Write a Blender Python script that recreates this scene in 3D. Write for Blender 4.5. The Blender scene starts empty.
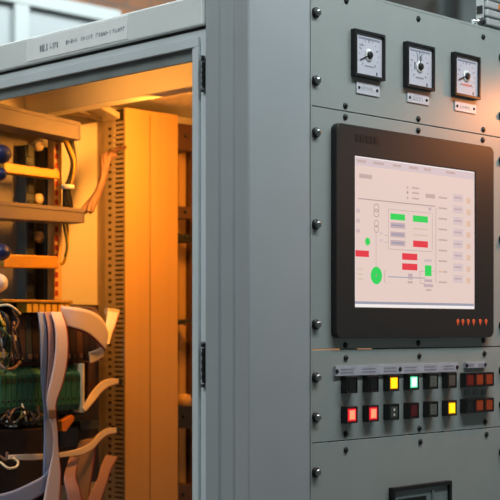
import bpy, bmesh, math, random
from mathutils import Vector, Matrix
random.seed(7)
SC = bpy.context.scene
COL = SC.collection

# ------------------------------------------------------------------ camera
FPX, HOR = 1370.0, 328.0
CAM = Vector((-1.337, -1.343, 1.5))
S2 = math.sqrt(0.5)
def ray(px, py):
    k = (px - 250.0) / FPX
    return Vector((S2 * (1 + k), S2 * (1 - k), (HOR - py) / FPX))
def at_y(px, py, Y):
    d = ray(px, py); return CAM + d * ((Y - CAM.y) / d.y)
def at_x(px, py, X):
    d = ray(px, py); return CAM + d * ((X - CAM.x) / d.x)

cam_d = bpy.data.cameras.new('camera'); cam = bpy.data.objects.new('camera', cam_d); COL.objects.link(cam)
cam.location = CAM; cam.rotation_euler = (math.pi / 2, 0, -math.pi / 4)
cam_d.sensor_width = 36; cam_d.lens = FPX / 500 * 36
cam_d.shift_y = (HOR - 250) / 500; cam_d.clip_start = 0.05; cam_d.clip_end = 60
cam_d.dof.use_dof = True; cam_d.dof.focus_distance = 2.1; cam_d.dof.aperture_fstop = 7
SC.camera = cam
vs = SC.view_settings
SC.display_settings.display_device = 'sRGB'
vs.view_transform = 'Standard'; vs.look = 'None'; vs.gamma = 1; vs.exposure = 0.0; vs.use_curve_mapping = False

# ------------------------------------------------------------------ materials
def lin(c):
    return tuple((v / 255 / 12.92 if v / 255 <= 0.04045 else ((v / 255 + 0.055) / 1.055) ** 2.4) for v in c)
def mat(name, rgb, rough=0.5, metal=0.0, var=0.08, scale=30, bump=0.0, emit=None, estr=1.0, spec=0.5, coat=0.0, aniso=None):
    m = bpy.data.materials.new(name); m.use_nodes = True
    nt = m.node_tree; b = nt.nodes['Principled BSDF']
    c = lin(rgb)
    tc = nt.nodes.new('ShaderNodeTexCoord'); nz = nt.nodes.new('ShaderNodeTexNoise')
    nz.inputs['Scale'].default_value = scale; nz.inputs['Detail'].default_value = 4
    if aniso:
        mp = nt.nodes.new('ShaderNodeMapping'); mp.inputs['Scale'].default_value = aniso
        nt.links.new(tc.outputs['Object'], mp.inputs['Vector']); nt.links.new(mp.outputs['Vector'], nz.inputs['Vector'])
    else:
        nt.links.new(tc.outputs['Object'], nz.inputs['Vector'])
    rp = nt.nodes.new('ShaderNodeValToRGB')
    rp.color_ramp.elements[0].position = 0.3; rp.color_ramp.elements[1].position = 0.7
    rp.color_ramp.elements[0].color = (*[v * (1 - var) for v in c], 1)
    rp.color_ramp.elements[1].color = (*[min(1, v * (1 + var)) for v in c], 1)
    nt.links.new(nz.outputs['Fac'], rp.inputs['Fac']); nt.links.new(rp.outputs['Color'], b.inputs['Base Color'])
    b.inputs['Roughness'].default_value = rough; b.inputs['Metallic'].default_value = metal
    b.inputs['Specular IOR Level'].default_value = spec; b.inputs['Coat Weight'].default_value = coat
    if bump:
        bp = nt.nodes.new('ShaderNodeBump'); bp.inputs['Strength'].default_value = bump; bp.inputs['Distance'].default_value = 0.001
        n2 = nt.nodes.new('ShaderNodeTexNoise'); n2.inputs['Scale'].default_value = 900
        nt.links.new(tc.outputs['Object'], n2.inputs['Vector'])
        nt.links.new(n2.outputs['Fac'], bp.inputs['Height']); nt.links.new(bp.outputs['Normal'], b.inputs['Normal'])
    if emit:
        b.inputs['Emission Color'].default_value = (*lin(emit), 1); b.inputs['Emission Strength'].default_value = estr
    return m
M = {}
M['panel'] = mat('panel_grey_paint', (149, 157, 154), 0.45, var=0.03, scale=14, bump=0.06)
M['post'] = mat('post_grey_paint', (158, 165, 168), 0.45, var=0.03, scale=9, bump=0.05)
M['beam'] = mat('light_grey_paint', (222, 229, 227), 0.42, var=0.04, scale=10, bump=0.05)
M['frame'] = mat('frame_grey_paint', (202, 211, 214), 0.4, var=0.04, scale=10)
M['soffit'] = mat('soffit_grey_paint', (120, 130, 130), 0.5, var=0.12, scale=18)
M['inner'] = mat('inner_cream_paint', (214, 205, 188), 0.5, var=0.03, scale=6)
M['galv'] = mat('shade_toned_zinc', (128, 120, 110), 0.5, 0.35, var=0.12, scale=16)
M['seal'] = mat('black_rubber', (18, 19, 20), 0.7)
M['black'] = mat('black_plastic', (20, 21, 22), 0.42, var=0.05)
M['bezel'] = mat('bezel_black_plastic', (34, 34, 33), 0.5, var=0.05, bump=0.05)
M['screw'] = mat('dark_screw_steel', (70, 72, 72), 0.3, 0.9)
M['bright'] = mat('bright_screw_steel', (190, 194, 196), 0.25, 0.95)
M['screwhead'] = mat('screw_head_steel', (160, 164, 164), 0.28, 0.95)
M['darkscrew'] = mat('blackened_steel', (42, 46, 46), 0.45, 0.5)
M['dial'] = mat('dial_white', (196, 196, 206), 0.5, var=0.02)
M['ink'] = mat('dial_ink', (70, 74, 84), 0.6)
M['inkgrey'] = mat('pale_ink', (132, 136, 150), 0.6)
M['ring'] = mat('dial_ring', (226, 228, 226), 0.35)
M['plate'] = mat('engraved_plate', (196, 198, 206), 0.4, 0.0, var=0.08, scale=120)
M['palelabelink'] = mat('faded_label_ink', (172, 180, 186), 0.6)
M['strip'] = mat('label_paper', (172, 176, 188), 0.5, var=0.10, scale=60)
M['labelpaper'] = mat('beam_label_paper', (240, 244, 243), 0.5, var=0.03)
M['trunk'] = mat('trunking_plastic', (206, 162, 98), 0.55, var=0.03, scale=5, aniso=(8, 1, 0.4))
M['duct'] = mat('duct_grey_plastic', (104, 92, 94), 0.55, var=0.05)
M['slot'] = mat('slotted_duct_plastic', (176, 160, 136), 0.55)
M['slotdark'] = mat('duct_recess_plastic', (62, 48, 34), 0.7)
M['yellow'] = mat('yellow_chromate_steel', (190, 140, 52), 0.45, 0.2, var=0.12)
M['gold'] = mat('golden_plastic', (244, 190, 58), 0.45)
M['slate'] = mat('slate_plastic', (52, 58, 58), 0.55)
M['umber'] = mat('brown_bakelite', (84, 56, 42), 0.5, var=0.15)
M['darkbrown'] = mat('dark_brown_plastic', (44, 30, 26), 0.5, var=0.2)
M['green'] = mat('green_polyamide', (40, 100, 76), 0.5, var=0.15)
M['blue'] = mat('blue_plastic', (26, 36, 88), 0.4)
M['bluegrey'] = mat('blue_connector_plastic', (40, 58, 74), 0.45)
M['white'] = mat('white_plastic', (205, 205, 208), 0.4)
M['cream'] = mat('cream_plastic', (232, 214, 176), 0.5)
M['wireblack'] = mat('black_pvc', (16, 15, 16), 0.45)
M['wireyellow'] = mat('yellow_pvc', (190, 150, 40), 0.45)
M['wiregreen'] = mat('dark_green_pvc', (40, 62, 40), 0.5)
M['wiretan'] = mat('tan_pvc', (128, 96, 76), 0.5, var=0.2, scale=60)
M['wirered'] = mat('red_pvc', (150, 30, 24), 0.5)
M['orangeplastic'] = mat('orange_plastic', (232, 130, 30), 0.45)
M['concrete'] = mat('floor_concrete', (84, 84, 82), 0.7, var=0.15, scale=3)
M['plaster'] = mat('grey_plaster', (112, 117, 115), 0.8, var=0.10, scale=1.6)
M['bgcab'] = mat('background_cabinet_paint', (136, 144, 146), 0.5, var=0.04, scale=3)
M['bgtrim'] = mat('background_trim_paint', (150, 158, 158), 0.5, var=0.04, scale=3)
M['steelgrey'] = mat('column_paint', (64, 70, 70), 0.6, var=0.2, scale=4)
M['alu'] = mat('cast_aluminium', (190, 194, 194), 0.4, 0.4, var=0.06)
M['lampwhite'] = mat('lamp_diffuser', (240, 240, 240), 0.5, emit=(235, 245, 255), estr=3)
M['lampamber'] = mat('amber_lamp_glass', (255, 190, 90), 0.5, emit=(255, 170, 60), estr=3)

def brick_mat():
    m = bpy.data.materials.new('brick_wall'); m.use_nodes = True
    nt = m.node_tree; b = nt.nodes['Principled BSDF']
    tc = nt.nodes.new('ShaderNodeTexCoord'); mp = nt.nodes.new('ShaderNodeMapping')
    mp.inputs['Rotation'].default_value = (math.radians(90), 0, 0)
    br = nt.nodes.new('ShaderNodeTexBrick')
    br.inputs['Color1'].default_value = (*lin((176, 124, 90)), 1); br.inputs['Color2'].default_value = (*lin((150, 106, 82)), 1)
    br.inputs['Mortar'].default_value = (*lin((120, 112, 104)), 1); br.inputs['Scale'].default_value = 3.2
    br.inputs['Mortar Size'].default_value = 0.02
    nt.links.new(tc.outputs['Object'], mp.inputs['Vector']); nt.links.new(mp.outputs['Vector'], br.inputs['Vector'])
    nt.links.new(br.outputs['Color'], b.inputs['Base Color']); b.inputs['Roughness'].default_value = 0.85
    return m
M['brick'] = brick_mat()

def ribbon_mat(name, c1, c2, n=14, edge=(150, 40, 48)):
    """flat cable: fine ridges across its width (uv.x) and one red edge conductor"""
    m = bpy.data.materials.new(name); m.use_nodes = True
    nt = m.node_tree; b = nt.nodes['Principled BSDF']
    uv = nt.nodes.new('ShaderNodeUVMap'); sx = nt.nodes.new('ShaderNodeSeparateXYZ')
    nt.links.new(uv.outputs['UV'], sx.inputs['Vector'])
    w = nt.nodes.new('ShaderNodeMath'); w.operation = 'MULTIPLY'; w.inputs[1].default_value = n
    nt.links.new(sx.outputs['X'], w.inputs[0])
    fr = nt.nodes.new('ShaderNodeMath'); fr.operation = 'PINGPONG'; fr.inputs[1].default_value = 0.5
    nt.links.new(w.outputs[0], fr.inputs[0])
    rp = nt.nodes.new('ShaderNodeValToRGB')
    rp.color_ramp.elements[0].position = 0.0; rp.color_ramp.elements[0].color = (*lin(c2), 1)
    rp.color_ramp.elements[1].position = 0.35; rp.color_ramp.elements[1].color = (*lin(c1), 1)
    nt.links.new(fr.outputs[0], rp.inputs['Fac'])
    gt = nt.nodes.new('ShaderNodeMath'); gt.operation = 'GREATER_THAN'; gt.inputs[1].default_value = 1 - 1.2 / n
    nt.links.new(sx.outputs['X'], gt.inputs[0])
    mx = nt.nodes.new('ShaderNodeMix'); mx.data_type = 'RGBA'; mx.inputs['B'].default_value = (*lin(edge), 1)
    nt.links.new(gt.outputs[0], mx.inputs['Factor']); nt.links.new(rp.outputs['Color'], mx.inputs['A'])
    nt.links.new(mx.outputs['Result'], b.inputs['Base Color'])
    bp = nt.nodes.new('ShaderNodeBump'); bp.inputs['Strength'].default_value = 0.5; bp.inputs['Distance'].default_value = 0.0006
    nt.links.new(fr.outputs[0], bp.inputs['Height']); nt.links.new(bp.outputs['Normal'], b.inputs['Normal'])
    b.inputs['Roughness'].default_value = 0.5
    return m
M['rib_grey'] = ribbon_mat('ribbon_grey', (226, 210, 212), (190, 170, 174))
M['rib_blue'] = ribbon_mat('ribbon_bluegrey', (152, 168, 204), (122, 134, 170), edge=(140, 60, 80))
M['rib_cream'] = ribbon_mat('ribbon_cream', (246, 230, 206), (222, 196, 168), edge=(190, 90, 70))
M['rib_tan'] = ribbon_mat('ribbon_tan', (176, 148, 128), (140, 112, 98))
M['rib_pink'] = ribbon_mat('ribbon_pink', (186, 150, 150), (150, 112, 116))

def emis(name, rgb, s=1.0, base=None):
    return mat(name, base or rgb, 0.35, emit=rgb, estr=s, var=0.0)
def dimlens(name, rgb):
    return mat(name, rgb, 0.3, var=0.05, coat=0.3)

# ------------------------------------------------------------------ mesh builder
class MB:
    def __init__(s): s.bm = bmesh.new(); s.uv = None
    def _mi(s, faces, mi):
        for f in faces: f.material_index = mi
    def poly(s, pts, off, mi=0):
        """closed polygon pts extruded by vector off"""
        off = Vector(off)
        a = [s.bm.verts.new(Vector(p)) for p in pts]; b = [s.bm.verts.new(Vector(p) + off) for p in pts]
        fs = [s.bm.faces.new(a), s.bm.faces.new(b[::-1])]
        n = len(a)
        for i in range(n): fs.append(s.bm.faces.new((a[i], b[i], b[(i + 1) % n], a[(i + 1) % n])))
        s._mi(fs, mi); return s
    def box(s, x0, x1, y0, y1, z0, z1, mi=0):
        return s.poly([(x0, y0, z0), (x1, y0, z0), (x1, y0, z1), (x0, y0, z1)], (0, y1 - y0, 0), mi)
    def quad(s, pts, mi=0):
        f = s.bm.faces.new([s.bm.verts.new(Vector(p)) for p in pts]); f.material_index = mi; return s
    def tube(s, pts, r, seg=10, mi=0, smooth=True, caps=True):
        pts = [Vector(p) for p in pts]; n = len(pts)
        rr = r if isinstance(r, (list, tuple)) else [r] * n
        t0 = (pts[1] - pts[0]).normalized()
        ref = Vector((0, 0, 1)) if abs(t0.z) < 0.9 else Vector((1, 0, 0))
        u = t0.cross(ref).normalized(); rings = []
        for i in range(n):
            t = (pts[min(i + 1, n - 1)] - pts[max(i - 1, 0)]).normalized()
            u = (u - t * u.dot(t)).normalized(); v = t.cross(u)
            rings.append([s.bm.verts.new(pts[i] + (u * math.cos(2 * math.pi * k / seg) + v * math.sin(2 * math.pi * k / seg)) * rr[i]) for k in range(seg)])
        for i in range(n - 1):
            for k in range(seg):
                f = s.bm.faces.new((rings[i][k], rings[i][(k + 1) % seg], rings[i + 1][(k + 1) % seg], rings[i + 1][k]))
                f.material_index = mi; f.smooth = smooth
        if caps:
            for rg in (rings[0][::-1], rings[-1]):
                f = s.bm.faces.new(rg); f.material_index = mi
        return s
    def lathe(s, c, axis, prof, seg=20, mi=0, smooth=True):
        """prof = list of (distance along axis, radius)"""
        c = Vector(c); axis = Vector(axis).normalized()
        ref = Vector((0, 0, 1)) if abs(axis.z) < 0.9 else Vector((1, 0, 0))
        u = axis.cross(ref).normalized(); v = axis.cross(u); rings = []
        for d, r in prof:
            rings.append([s.bm.verts.new(c + axis * d + (u * math.cos(2 * math.pi * k / seg) + v * math.sin(2 * math.pi * k / seg)) * max(r, 1e-5)) for k in range(seg)])
        for i in range(len(rings) - 1):
            for k in range(seg):
                f = s.bm.faces.new((rings[i][k], rings[i][(k + 1) % seg], rings[i + 1][(k + 1) % seg], rings[i + 1][k]))
                f.material_index = mi; f.smooth = smooth
        for rg in (rings[0][::-1], rings[-1]):
            f = s.bm.faces.new(rg); f.material_index = mi
        return s
    def build(s, name, mats, parent=None, loc=None, bevel=0.0, label=None, seg=2):
        bm = s.bm
        bmesh.ops.recalc_face_normals(bm, faces=bm.faces[:])
        base = Vector(loc) if loc is not None else (parent_world(parent) if parent else Vector((0, 0, 0)))
        bmesh.ops.translate(bm, verts=bm.verts[:], vec=-base)
        me = bpy.data.meshes.new(name); bm.to_mesh(me); bm.free()
        o = bpy.data.objects.new(name, me); COL.objects.link(o)
        for m in (mats if isinstance(mats, (list, tuple)) else [mats]): me.materials.append(m)
        if parent:
            o.parent = parent; o.location = base - parent_world(parent)
        else: o.location = base
        if bevel:
            bv = o.modifiers.new('bevel', 'BEVEL'); bv.width = bevel; bv.segments = seg; bv.limit_method = 'ANGLE'; bv.angle_limit = math.radians(40)
            bv.harden_normals = False
        if label: o['label'] = label
        return o
def parent_world(o):
    v = Vector((0, 0, 0))
    while o is not None: v += o.location; o = o.parent
    return v
def tag(o, label=None, cat=None, group=None, kind=None):
    if label: o['label'] = label
    if cat: o['category'] = cat
    if group: o['group'] = group
    if kind: o['kind'] = kind
    return o
def thing(name, label, cat, loc, group=None):
    o = bpy.data.objects.new(name, None); COL.objects.link(o); o.location = loc; o.empty_display_size = 0.02
    return tag(o, label, cat, group)
def copy_tree(o, parent=None):
    c = o.copy(); COL.objects.link(c)
    if parent is not None: c.parent = parent
    for ch in [x for x in bpy.data.objects if x.parent == o]: copy_tree(ch, c)
    return c
def struct(o): o['kind'] = 'structure'; return o
def smooth_path(pts, n=6):
    pts = [Vector(p) for p in pts]; out = []
    for i in range(len(pts) - 1):
        p0 = pts[max(i - 1, 0)]; p1 = pts[i]; p2 = pts[i + 1]; p3 = pts[min(i + 2, len(pts) - 1)]
        for k in range(n):
            t = k / n
            out.append(0.5 * ((2 * p1) + (p2 - p0) * t + (2 * p0 - 5 * p1 + 4 * p2 - p3) * t * t + (3 * p1 - p0 - 3 * p2 + p3) * t ** 3))
    out.append(pts[-1]); return out
def rrect(cx, cz, w, h, r, y, n=5):
    """rounded rectangle in the panel plane (x,z) at depth y"""
    out = []
    for sx, sz, a0 in ((1, 1, 0), (-1, 1, 90), (-1, -1, 180), (1, -1, 270)):
        for k in range(n + 1):
            a = math.radians(a0 + 90 * k / n)
            out.append((cx + sx * (w / 2 - r) + r * math.cos(a), y, cz + sz * (h / 2 - r) + r * math.sin(a)))
    return out

# ------------------------------------------------------------------ setting
def setting():
    struct(MB().box(-4.2, 5.2, -4.2, 4.2, -0.1, 0.0).build('floor', M['concrete']))
    struct(MB().box(-4.2, 5.2, 4.0, 4.2, 0, 4.6).build('wall_back', M['brick']))
    struct(MB().box(5.0, 5.2, -4.2, 4.0, 0, 4.6).build('wall_right', M['plaster']))
    struct(MB().box(-4.2, -4.0, -4.2, 4.0, 0, 4.6).build('wall_left', M['plaster']))
    struct(MB().box(-4.0, 5.0, -4.2, -4.0, 0, 4.6).build('wall_front', M['plaster']))
    struct(MB().box(-4.2, 5.2, -4.2, 4.2, 4.6, 4.7).build('ceiling', M['plaster']))
setting()

# ------------------------------------------------------------------ cabinet shell
XL, XR, YB, ZT = 0.133, 0.6155, 0.80, 2.0
cab = thing('control_cabinet', 'large grey electrical control cabinet with open lit left side and instrument panels', 'cabinet', (0.33, 0.4, 0.0))
# fluted corner post (prism in plan)
prof = [(0.0, 0.084), (0.0, 0.058), (0.004, 0.055), (0.0045, 0.033), (0.0075, 0.030), (0.003, 0.0015), (0.006, 0.0), (XL - 0.0037, 0.0), (XL - 0.0037, 0.02), (0.05, 0.02), (0.03, 0.084)]
MB().poly([(x, y, 0.1) for x, y in prof], (0, 0, ZT - 0.096)).build('corner_post', M['post'], cab, bevel=0.0012)
MB().box(XL - 0.0035, XL - 0.0005, -0.0008, 0.02, 0.1, ZT + 0.0003).build('stile_edge', M['panel'], cab)
MB().box(XR + 0.002, 0.665, 0.0, 0.02, 0.1, ZT).build('front_stile', M['panel'], cab, bevel=0.001)
MB().box(XL, XR, 0.0, 0.0022, 0.105, 1.0592).build('blank_panel', M['panel'], cab, bevel=0.0006)
# lintel over the open side
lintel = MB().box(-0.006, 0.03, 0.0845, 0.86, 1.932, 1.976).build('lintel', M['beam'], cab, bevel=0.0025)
MB().box(0.002, 0.03, 0.0845, 0.86, 1.9275, 1.932).build('door_seal', M['seal'], cab)
# door frame: head and jamb with a raised lip
fr = MB()
fr.box(0.002, 0.04, 0.104, 0.86, 1.918, 1.9275)                # recessed head strip
fr.box(-0.003, 0.004, 0.0965, 0.86, 1.9032, 1.9175)             # raised lip of head
fr.box(0.002, 0.03, 0.0846, 0.104, 0.16, 1.9275)                # recessed jamb strip
fr.box(-0.003, 0.004, 0.0965, 0.1045, 0.16, 1.9032)             # raised lip of jamb
fr.box(-0.001, 0.03, 0.1046, 0.111, 0.16, 1.9032)
fr.build('door_frame', M['frame'], cab, bevel=0.0008)
MB().box(0.0065, 0.012, 0.112, 0.86, 1.8865, 1.9178).build('head_flange', M['soffit'], cab)
# hinge leaves on the jamb
def hinge(z0, z1):
    h = MB(); h.box(-0.002, 0.0025, 0.0860, 0.0896, z0, z1)
    h.tube([(-0.001, 0.0885, z0 - 0.006), (-0.001, 0.0885, z0 - 0.001)], 0.0025, 8); h.tube([(-0.001, 0.0885, z1 + 0.001), (-0.001, 0.0885, z1 + 0.009)], 0.0025, 8)
    for k in range(4): h.box(-0.0032, -0.0018, 0.0863, 0.0893, z0 + (z1 - z0) * (0.1 + 0.22 * k), z0 + (z1 - z0) * (0.22 + 0.22 * k))
    h.build('hinge', M['screw'], cab)
zz = at_x(203.5, 88, 0).z; hinge(zz, at_x(203.5, 62, 0).z)
hinge(at_x(203, 383, 0).z, at_x(203, 348, 0).z)
hinge(at_x(203, 700, 0).z, at_x(203, 666, 0).z)
hinge(at_x(203.5, 14, 0).z, at_x(203.5, 6, 0).z)
# inside
MB().box(0.20, 0.235, 0.06, YB, 1.90, 1.945).build('roof_beam', M['inner'], cab, bevel=0.002)
MB().box(0.031, 0.66, 0.022, YB + 0.02, 1.928 + 0.017, 1.975).build('roof', M['inner'], cab)
MB().box(0.0, 0.66, YB, YB + 0.02, 0.1, 1.9445).build('back_panel', M['inner'], cab)
MB().box(0.645, 0.665, 0.0205, YB, 0.1, 1.9445).build('side_panel', M['inner'], cab)
MB().box(0.0, 0.645, 0.085, YB, 0.1, 0.13).build('floor_plate', M['galv'], cab)
MB().box(-0.002, 0.666, -0.002, YB + 0.02, 0.0, 0.0995).build('plinth', M['seal'], cab)
MB().box(0.0, 0.012, 0.785, 0.799, 0.131, 1.9030).build('rear_post', M['post'], cab)
# roof cap seen edge-on above the top panel
MB().box(XL, 0.666, 0.0, 0.84, ZT + 0.0005, ZT + 0.004).build('roof_edge', M['panel'], cab)
# paper label with smudged lettering on the lintel
def beam_label():
    ya, yb = at_x(128, 20, -0.006).y, at_x(27, 45, -0.006).y
    tx = MB(); tx.box(-0.0072, -0.0061, ya, yb, 1.9365, 1.9715, 0)
    def word(px0, px1, dens=1.0, h=0.006, zc=1.9525):
        y1, y0 = at_x(px0, 40, -0.0072).y, at_x(px1, 40, -0.0072).y
        y = y1
        while y > y0 + 0.003:
            w = random.uniform(0.003, 0.005)
            tx.box(-0.0076, -0.0071, y - 0.0012, y, zc - h / 2, zc + h / 2, 1)
            if random.random() < 0.7: tx.box(-0.0076, -0.0071, y - w, y, zc + random.choice((-1, 0, 1)) * h * 0.4 - 0.0008, zc + random.choice((-1, 0, 1)) * h * 0.4 + 0.0011, 1)
            if random.random() < 0.5: tx.box(-0.0076, -0.0071, y - w, y - w + 0.0011, zc - h / 2, zc + h / 2, 1)
            y -= w + 0.0022
    word(40, 48, h=0.012); word(50, 60, h=0.010); word(66, 78); word(81, 93); word(96, 108); word(110, 126)
    tx.build('label_strip', [M['labelpaper'], M['palelabelink']], cab, label='paper label strip with faint lettering')
beam_label()

# ------------------------------------------------------------------ rack panels and their screws
def screw_head(mb, x, z, r=0.0048, y=0.0):
    mb.lathe((x, y, z), (0, -1, 0), [(-0.001, r), (0.0012, r), (0.0026, r * 0.75), (0.003, 0.0)], 12)
    mb.box(x - r * 0.7, x + r * 0.7, y - 0.0034, y - 0.0028, z - 0.0005, z + 0.0005)
cupmesh = {}
def rack_screw(parent, x, z):
    # raised rack screw: black cup washer below, bright domed head above it
    sc = MB().lathe((x, -0.0002, z), (0, -1, 0), [(0, 0.0076), (0.003, 0.0076), (0.0045, 0.0066), (0.0045, 0.005)], 20).build('rack_screw', M['black'], parent)
    hd = MB().lathe((x, -0.0044, z), (0, -1, 0), [(0, 0.0054), (0.0030, 0.0054), (0.005, 0.0038), (0.0054, 0.0016)], 20)
    hd.build('screw_head', M['screwhead'], sc, label='bright domed screw head')
def small_screw(parent, px, py):
    p = at_y(px, py, 0)
    m = MB(); screw_head(m, p.x, p.z); m.build('panel_screw', M['darkscrew'], parent)
def rack_panel(name, z0, z1, label):
    p = MB().box(XL, XR, -0.0003, 0.0022, z0, z1).build(name, M['panel'], loc=((XL + XR) / 2, 0, z0), bevel=0.0006)
    tag(p, label, 'panel', 'grey rack panels on the cabinet front'); return p
Z1, Z2, Z3, Z4 = 1.8228, 1.4685, 1.3325, 1.06
pA = rack_panel('rack_panel', Z1 + 0.0007, ZT, 'topmost grey rack panel carrying three square dial meters')
pB = rack_panel('rack_panel', Z2 + 0.0008, Z1 - 0.0007, 'tall grey rack panel around the black-framed monitor')
pC = rack_panel('rack_panel', Z3 + 0.0007, Z2 - 0.0008, 'shallow grey rack panel carrying two rows of square push buttons')
pD = rack_panel('rack_panel', Z4 + 0.001, Z3 - 0.0007, 'lowest grey rack panel below the push buttons, with one black-framed instrument')
for p, y in ((pA, 12), (pA, 80), (pB, 132), (pB, 224), (pB, 324), (pC, 377), (pC, 417), (pD, 472)):
    q = at_y(316.5, y + 0.5, -0.003); rack_screw(p, q.x, q.z); rack_screw(p, XR - (q.x - XL), q.z)
for p, l in ((pA, ((346, 1), (418, 19), (483, 37), (345, 106), (418, 119), (483, 129.7))),
             (pB, ((345, 117), (418, 130.5), (482.5, 140), (345, 345.3), (418, 343), (483, 340.5))),
             (pC, ((345.5, 358), (419, 356), (484, 353.5), (345.5, 434), (485, 422), (419, 428.5))),
             (pD, ((345.5, 450), (420, 442), (486, 434.5)))):
    for a, b in l: small_screw(p, a, b)

def gap_backing(z, spans):  # added black strips that stop amber light leaking through the panel gaps
    for x0, x1 in spans: MB().box(x0, x1, 0.0035, 0.012, z - 0.02, z + 0.02).build('gap_light_block', M['seal'], cab)
gap_backing(Z1, [(XL - 0.003, XR + 0.003)]); gap_backing(Z3, [(XL - 0.003, XR + 0.003)])
gap_backing(Z2, [(XL + 0.075, XL + 0.105), (XL + 0.150, XR + 0.003)])

# ------------------------------------------------------------------ dial meters
def meter(px, py, label, needle, ink_extra):
    c = at_y(px, py, -0.009); x, z = c.x, c.z
    t = thing('panel_meter', label, 'meter', (x, -0.0004, z), 'square dial meters on the top panel')
    W = 0.0352
    f = MB()
    for k in range(4):          # bezel ring: four mitred bars
        a = math.pi / 2 * k
        def rt(u, v, y): return (x + u * math.cos(a) - v * math.sin(a), y, z + u * math.sin(a) + v * math.cos(a))
        b_ = 0.0044
        pts = [(-W, -W), (W, -W), (W - b_, -W + b_), (-W + b_, -W + b_)]
        f.poly([rt(u, v, -0.010) for u, v in pts], (0, 0.0095, 0))
    f.build('bezel', M['black'], t, bevel=0.0006)
    d = MB(); i = W - 0.0045
    d.box(x - i, x + i, -0.006, -0.0006, z - i, z + i, 0)
    yf = -0.0062
    def bar(u0, u1, v0, v1, mi): d.box(x + u0, x + u1, yf, -0.0059, z + v0, z + v1, mi)
    bar(-0.024, 0.026, 0.0225, 0.0255, 2)
    for k in range(13):
        a = math.radians(225 - 270 * k / 12)
        r0, r1 = (0.0185, 0.0235) if k % 3 == 0 else (0.0205, 0.0235)
        cu, cv = math.cos(a), math.sin(a)
        p = [(x + cu * r - s * cv * 0.0006, yf, z + cv * r + s * cu * 0.0006) for r, s in ((r0, -1), (r1, -1), (r1, 1), (r0, 1))]
        d.poly(p, (0, 0.0003, 0), 1 if k % 3 == 0 else 2)
    for (u0, u1, v0, v1, mi) in ink_extra: bar(u0, u1, v0, v1, mi)
    bar(0.017, 0.020, -0.029, -0.024, 1)
    d.build('dial', [M['dial'], M['ink'], M['inkgrey'], M['dialpink']], t)
    a, L = needle
    n = MB(); cu, cv = math.cos(a), math.sin(a)
    p = [(x + cu * r - s * cv, -0.0078, z + cv * r + s * cu) for r, s in ((0.0, -0.0013), (L, -0.0007), (L, 0.0007), (0.0, 0.0013))]
    n.poly(p, (0, 0.0006, 0)).build('needle', M['black'], t)
    hb = MB().lathe((x, -0.0061, z), (0, -1, 0), [(0, 0.0094), (0.0012, 0.0094), (0.0016, 0.0088), (0.0016, 0.0)], 24).build('hub_ring', M['ring'], t, label='pale ring around the hub')
    MB().lathe((x, -0.0077, z), (0, -1, 0), [(0, 0.0058), (0.0025, 0.0055), (0.003, 0.004), (0.003, 0.0)], 20).build('hub_cap', M['black'], hb)
M['dialpink'] = mat('dial_red_ink', (214, 120, 104), 0.6)
meter(370.4, 55.0, 'square black-framed dial meter on the left of the three, needle pointing lower left', (math.radians(205), 0.023),
      [(-0.022, -0.012, 0.012, 0.014, 2), (-0.01, 0.012, -0.018, -0.016, 2)])
meter(421.2, 66.5, 'square black-framed dial meter in the middle of the three', (math.radians(90), 0.017),
      [(-0.0065, -0.004, 0.008, 0.020, 2), (0.004, 0.0065, 0.008, 0.020, 2), (-0.0135, -0.011, -0.006, 0.006, 1), (-0.01, 0.01, -0.019, -0.0165, 2)])
meter(467.9, 76.0, 'square black-framed dial meter on the right of the three, with reddish mark below its hub', (math.radians(200), 0.024),
      [(-0.012, 0.012, -0.016, -0.013, 3)])
def name_plate(px0, py0, px1, py1, label):
    a, b = at_y(px0, py0, -0.002), at_y(px1, py1, -0.002)
    x0, x1, z1, z0 = a.x, b.x, a.z, b.z
    p = MB(); p.box(x0, x1, -0.0022, -0.0004, z0, z1)
    o = p.build('name_plate', M['plate'], loc=((x0 + x1) / 2, -0.0004, (z0 + z1) / 2), bevel=0.0004)
    tag(o, label, 'label', 'engraved plates under the meters')
    for x in (x0 + 0.006, x1 - 0.006):
        m = MB(); m.lathe((x, -0.0022, (z0 + z1) / 2), (0, -1, 0), [(0, 0.0024), (0.001, 0.0022), (0.0014, 0.0)], 10); m.build('plate_screw', M['darkscrew'], o)
    t = MB(); x = x0 + 0.014; zc = (z0 + z1) / 2
    while x < x1 - 0.015:
        w = random.uniform(0.002, 0.004); t.box(x, x + 0.0008, -0.0025, -0.0021, zc - 0.003, zc + 0.003)
        k = random.choice((-1, 0, 1)) * 0.0024; t.box(x, x + w, -0.0025, -0.0021, zc + k - 0.0005, zc + k + 0.0005); x += w + 0.0012
    t.build('engraving', M['palelabelink'], o)
name_plate(356.5, 80.8, 379.5, 97.2, 'small metal name plate under the left dial meter')
name_plate(407.5, 91.8, 428.8, 105.6, 'small metal name plate under the middle dial meter')
name_plate(455, 100.5, 476, 114.2, 'small metal name plate under the right dial meter')

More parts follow.
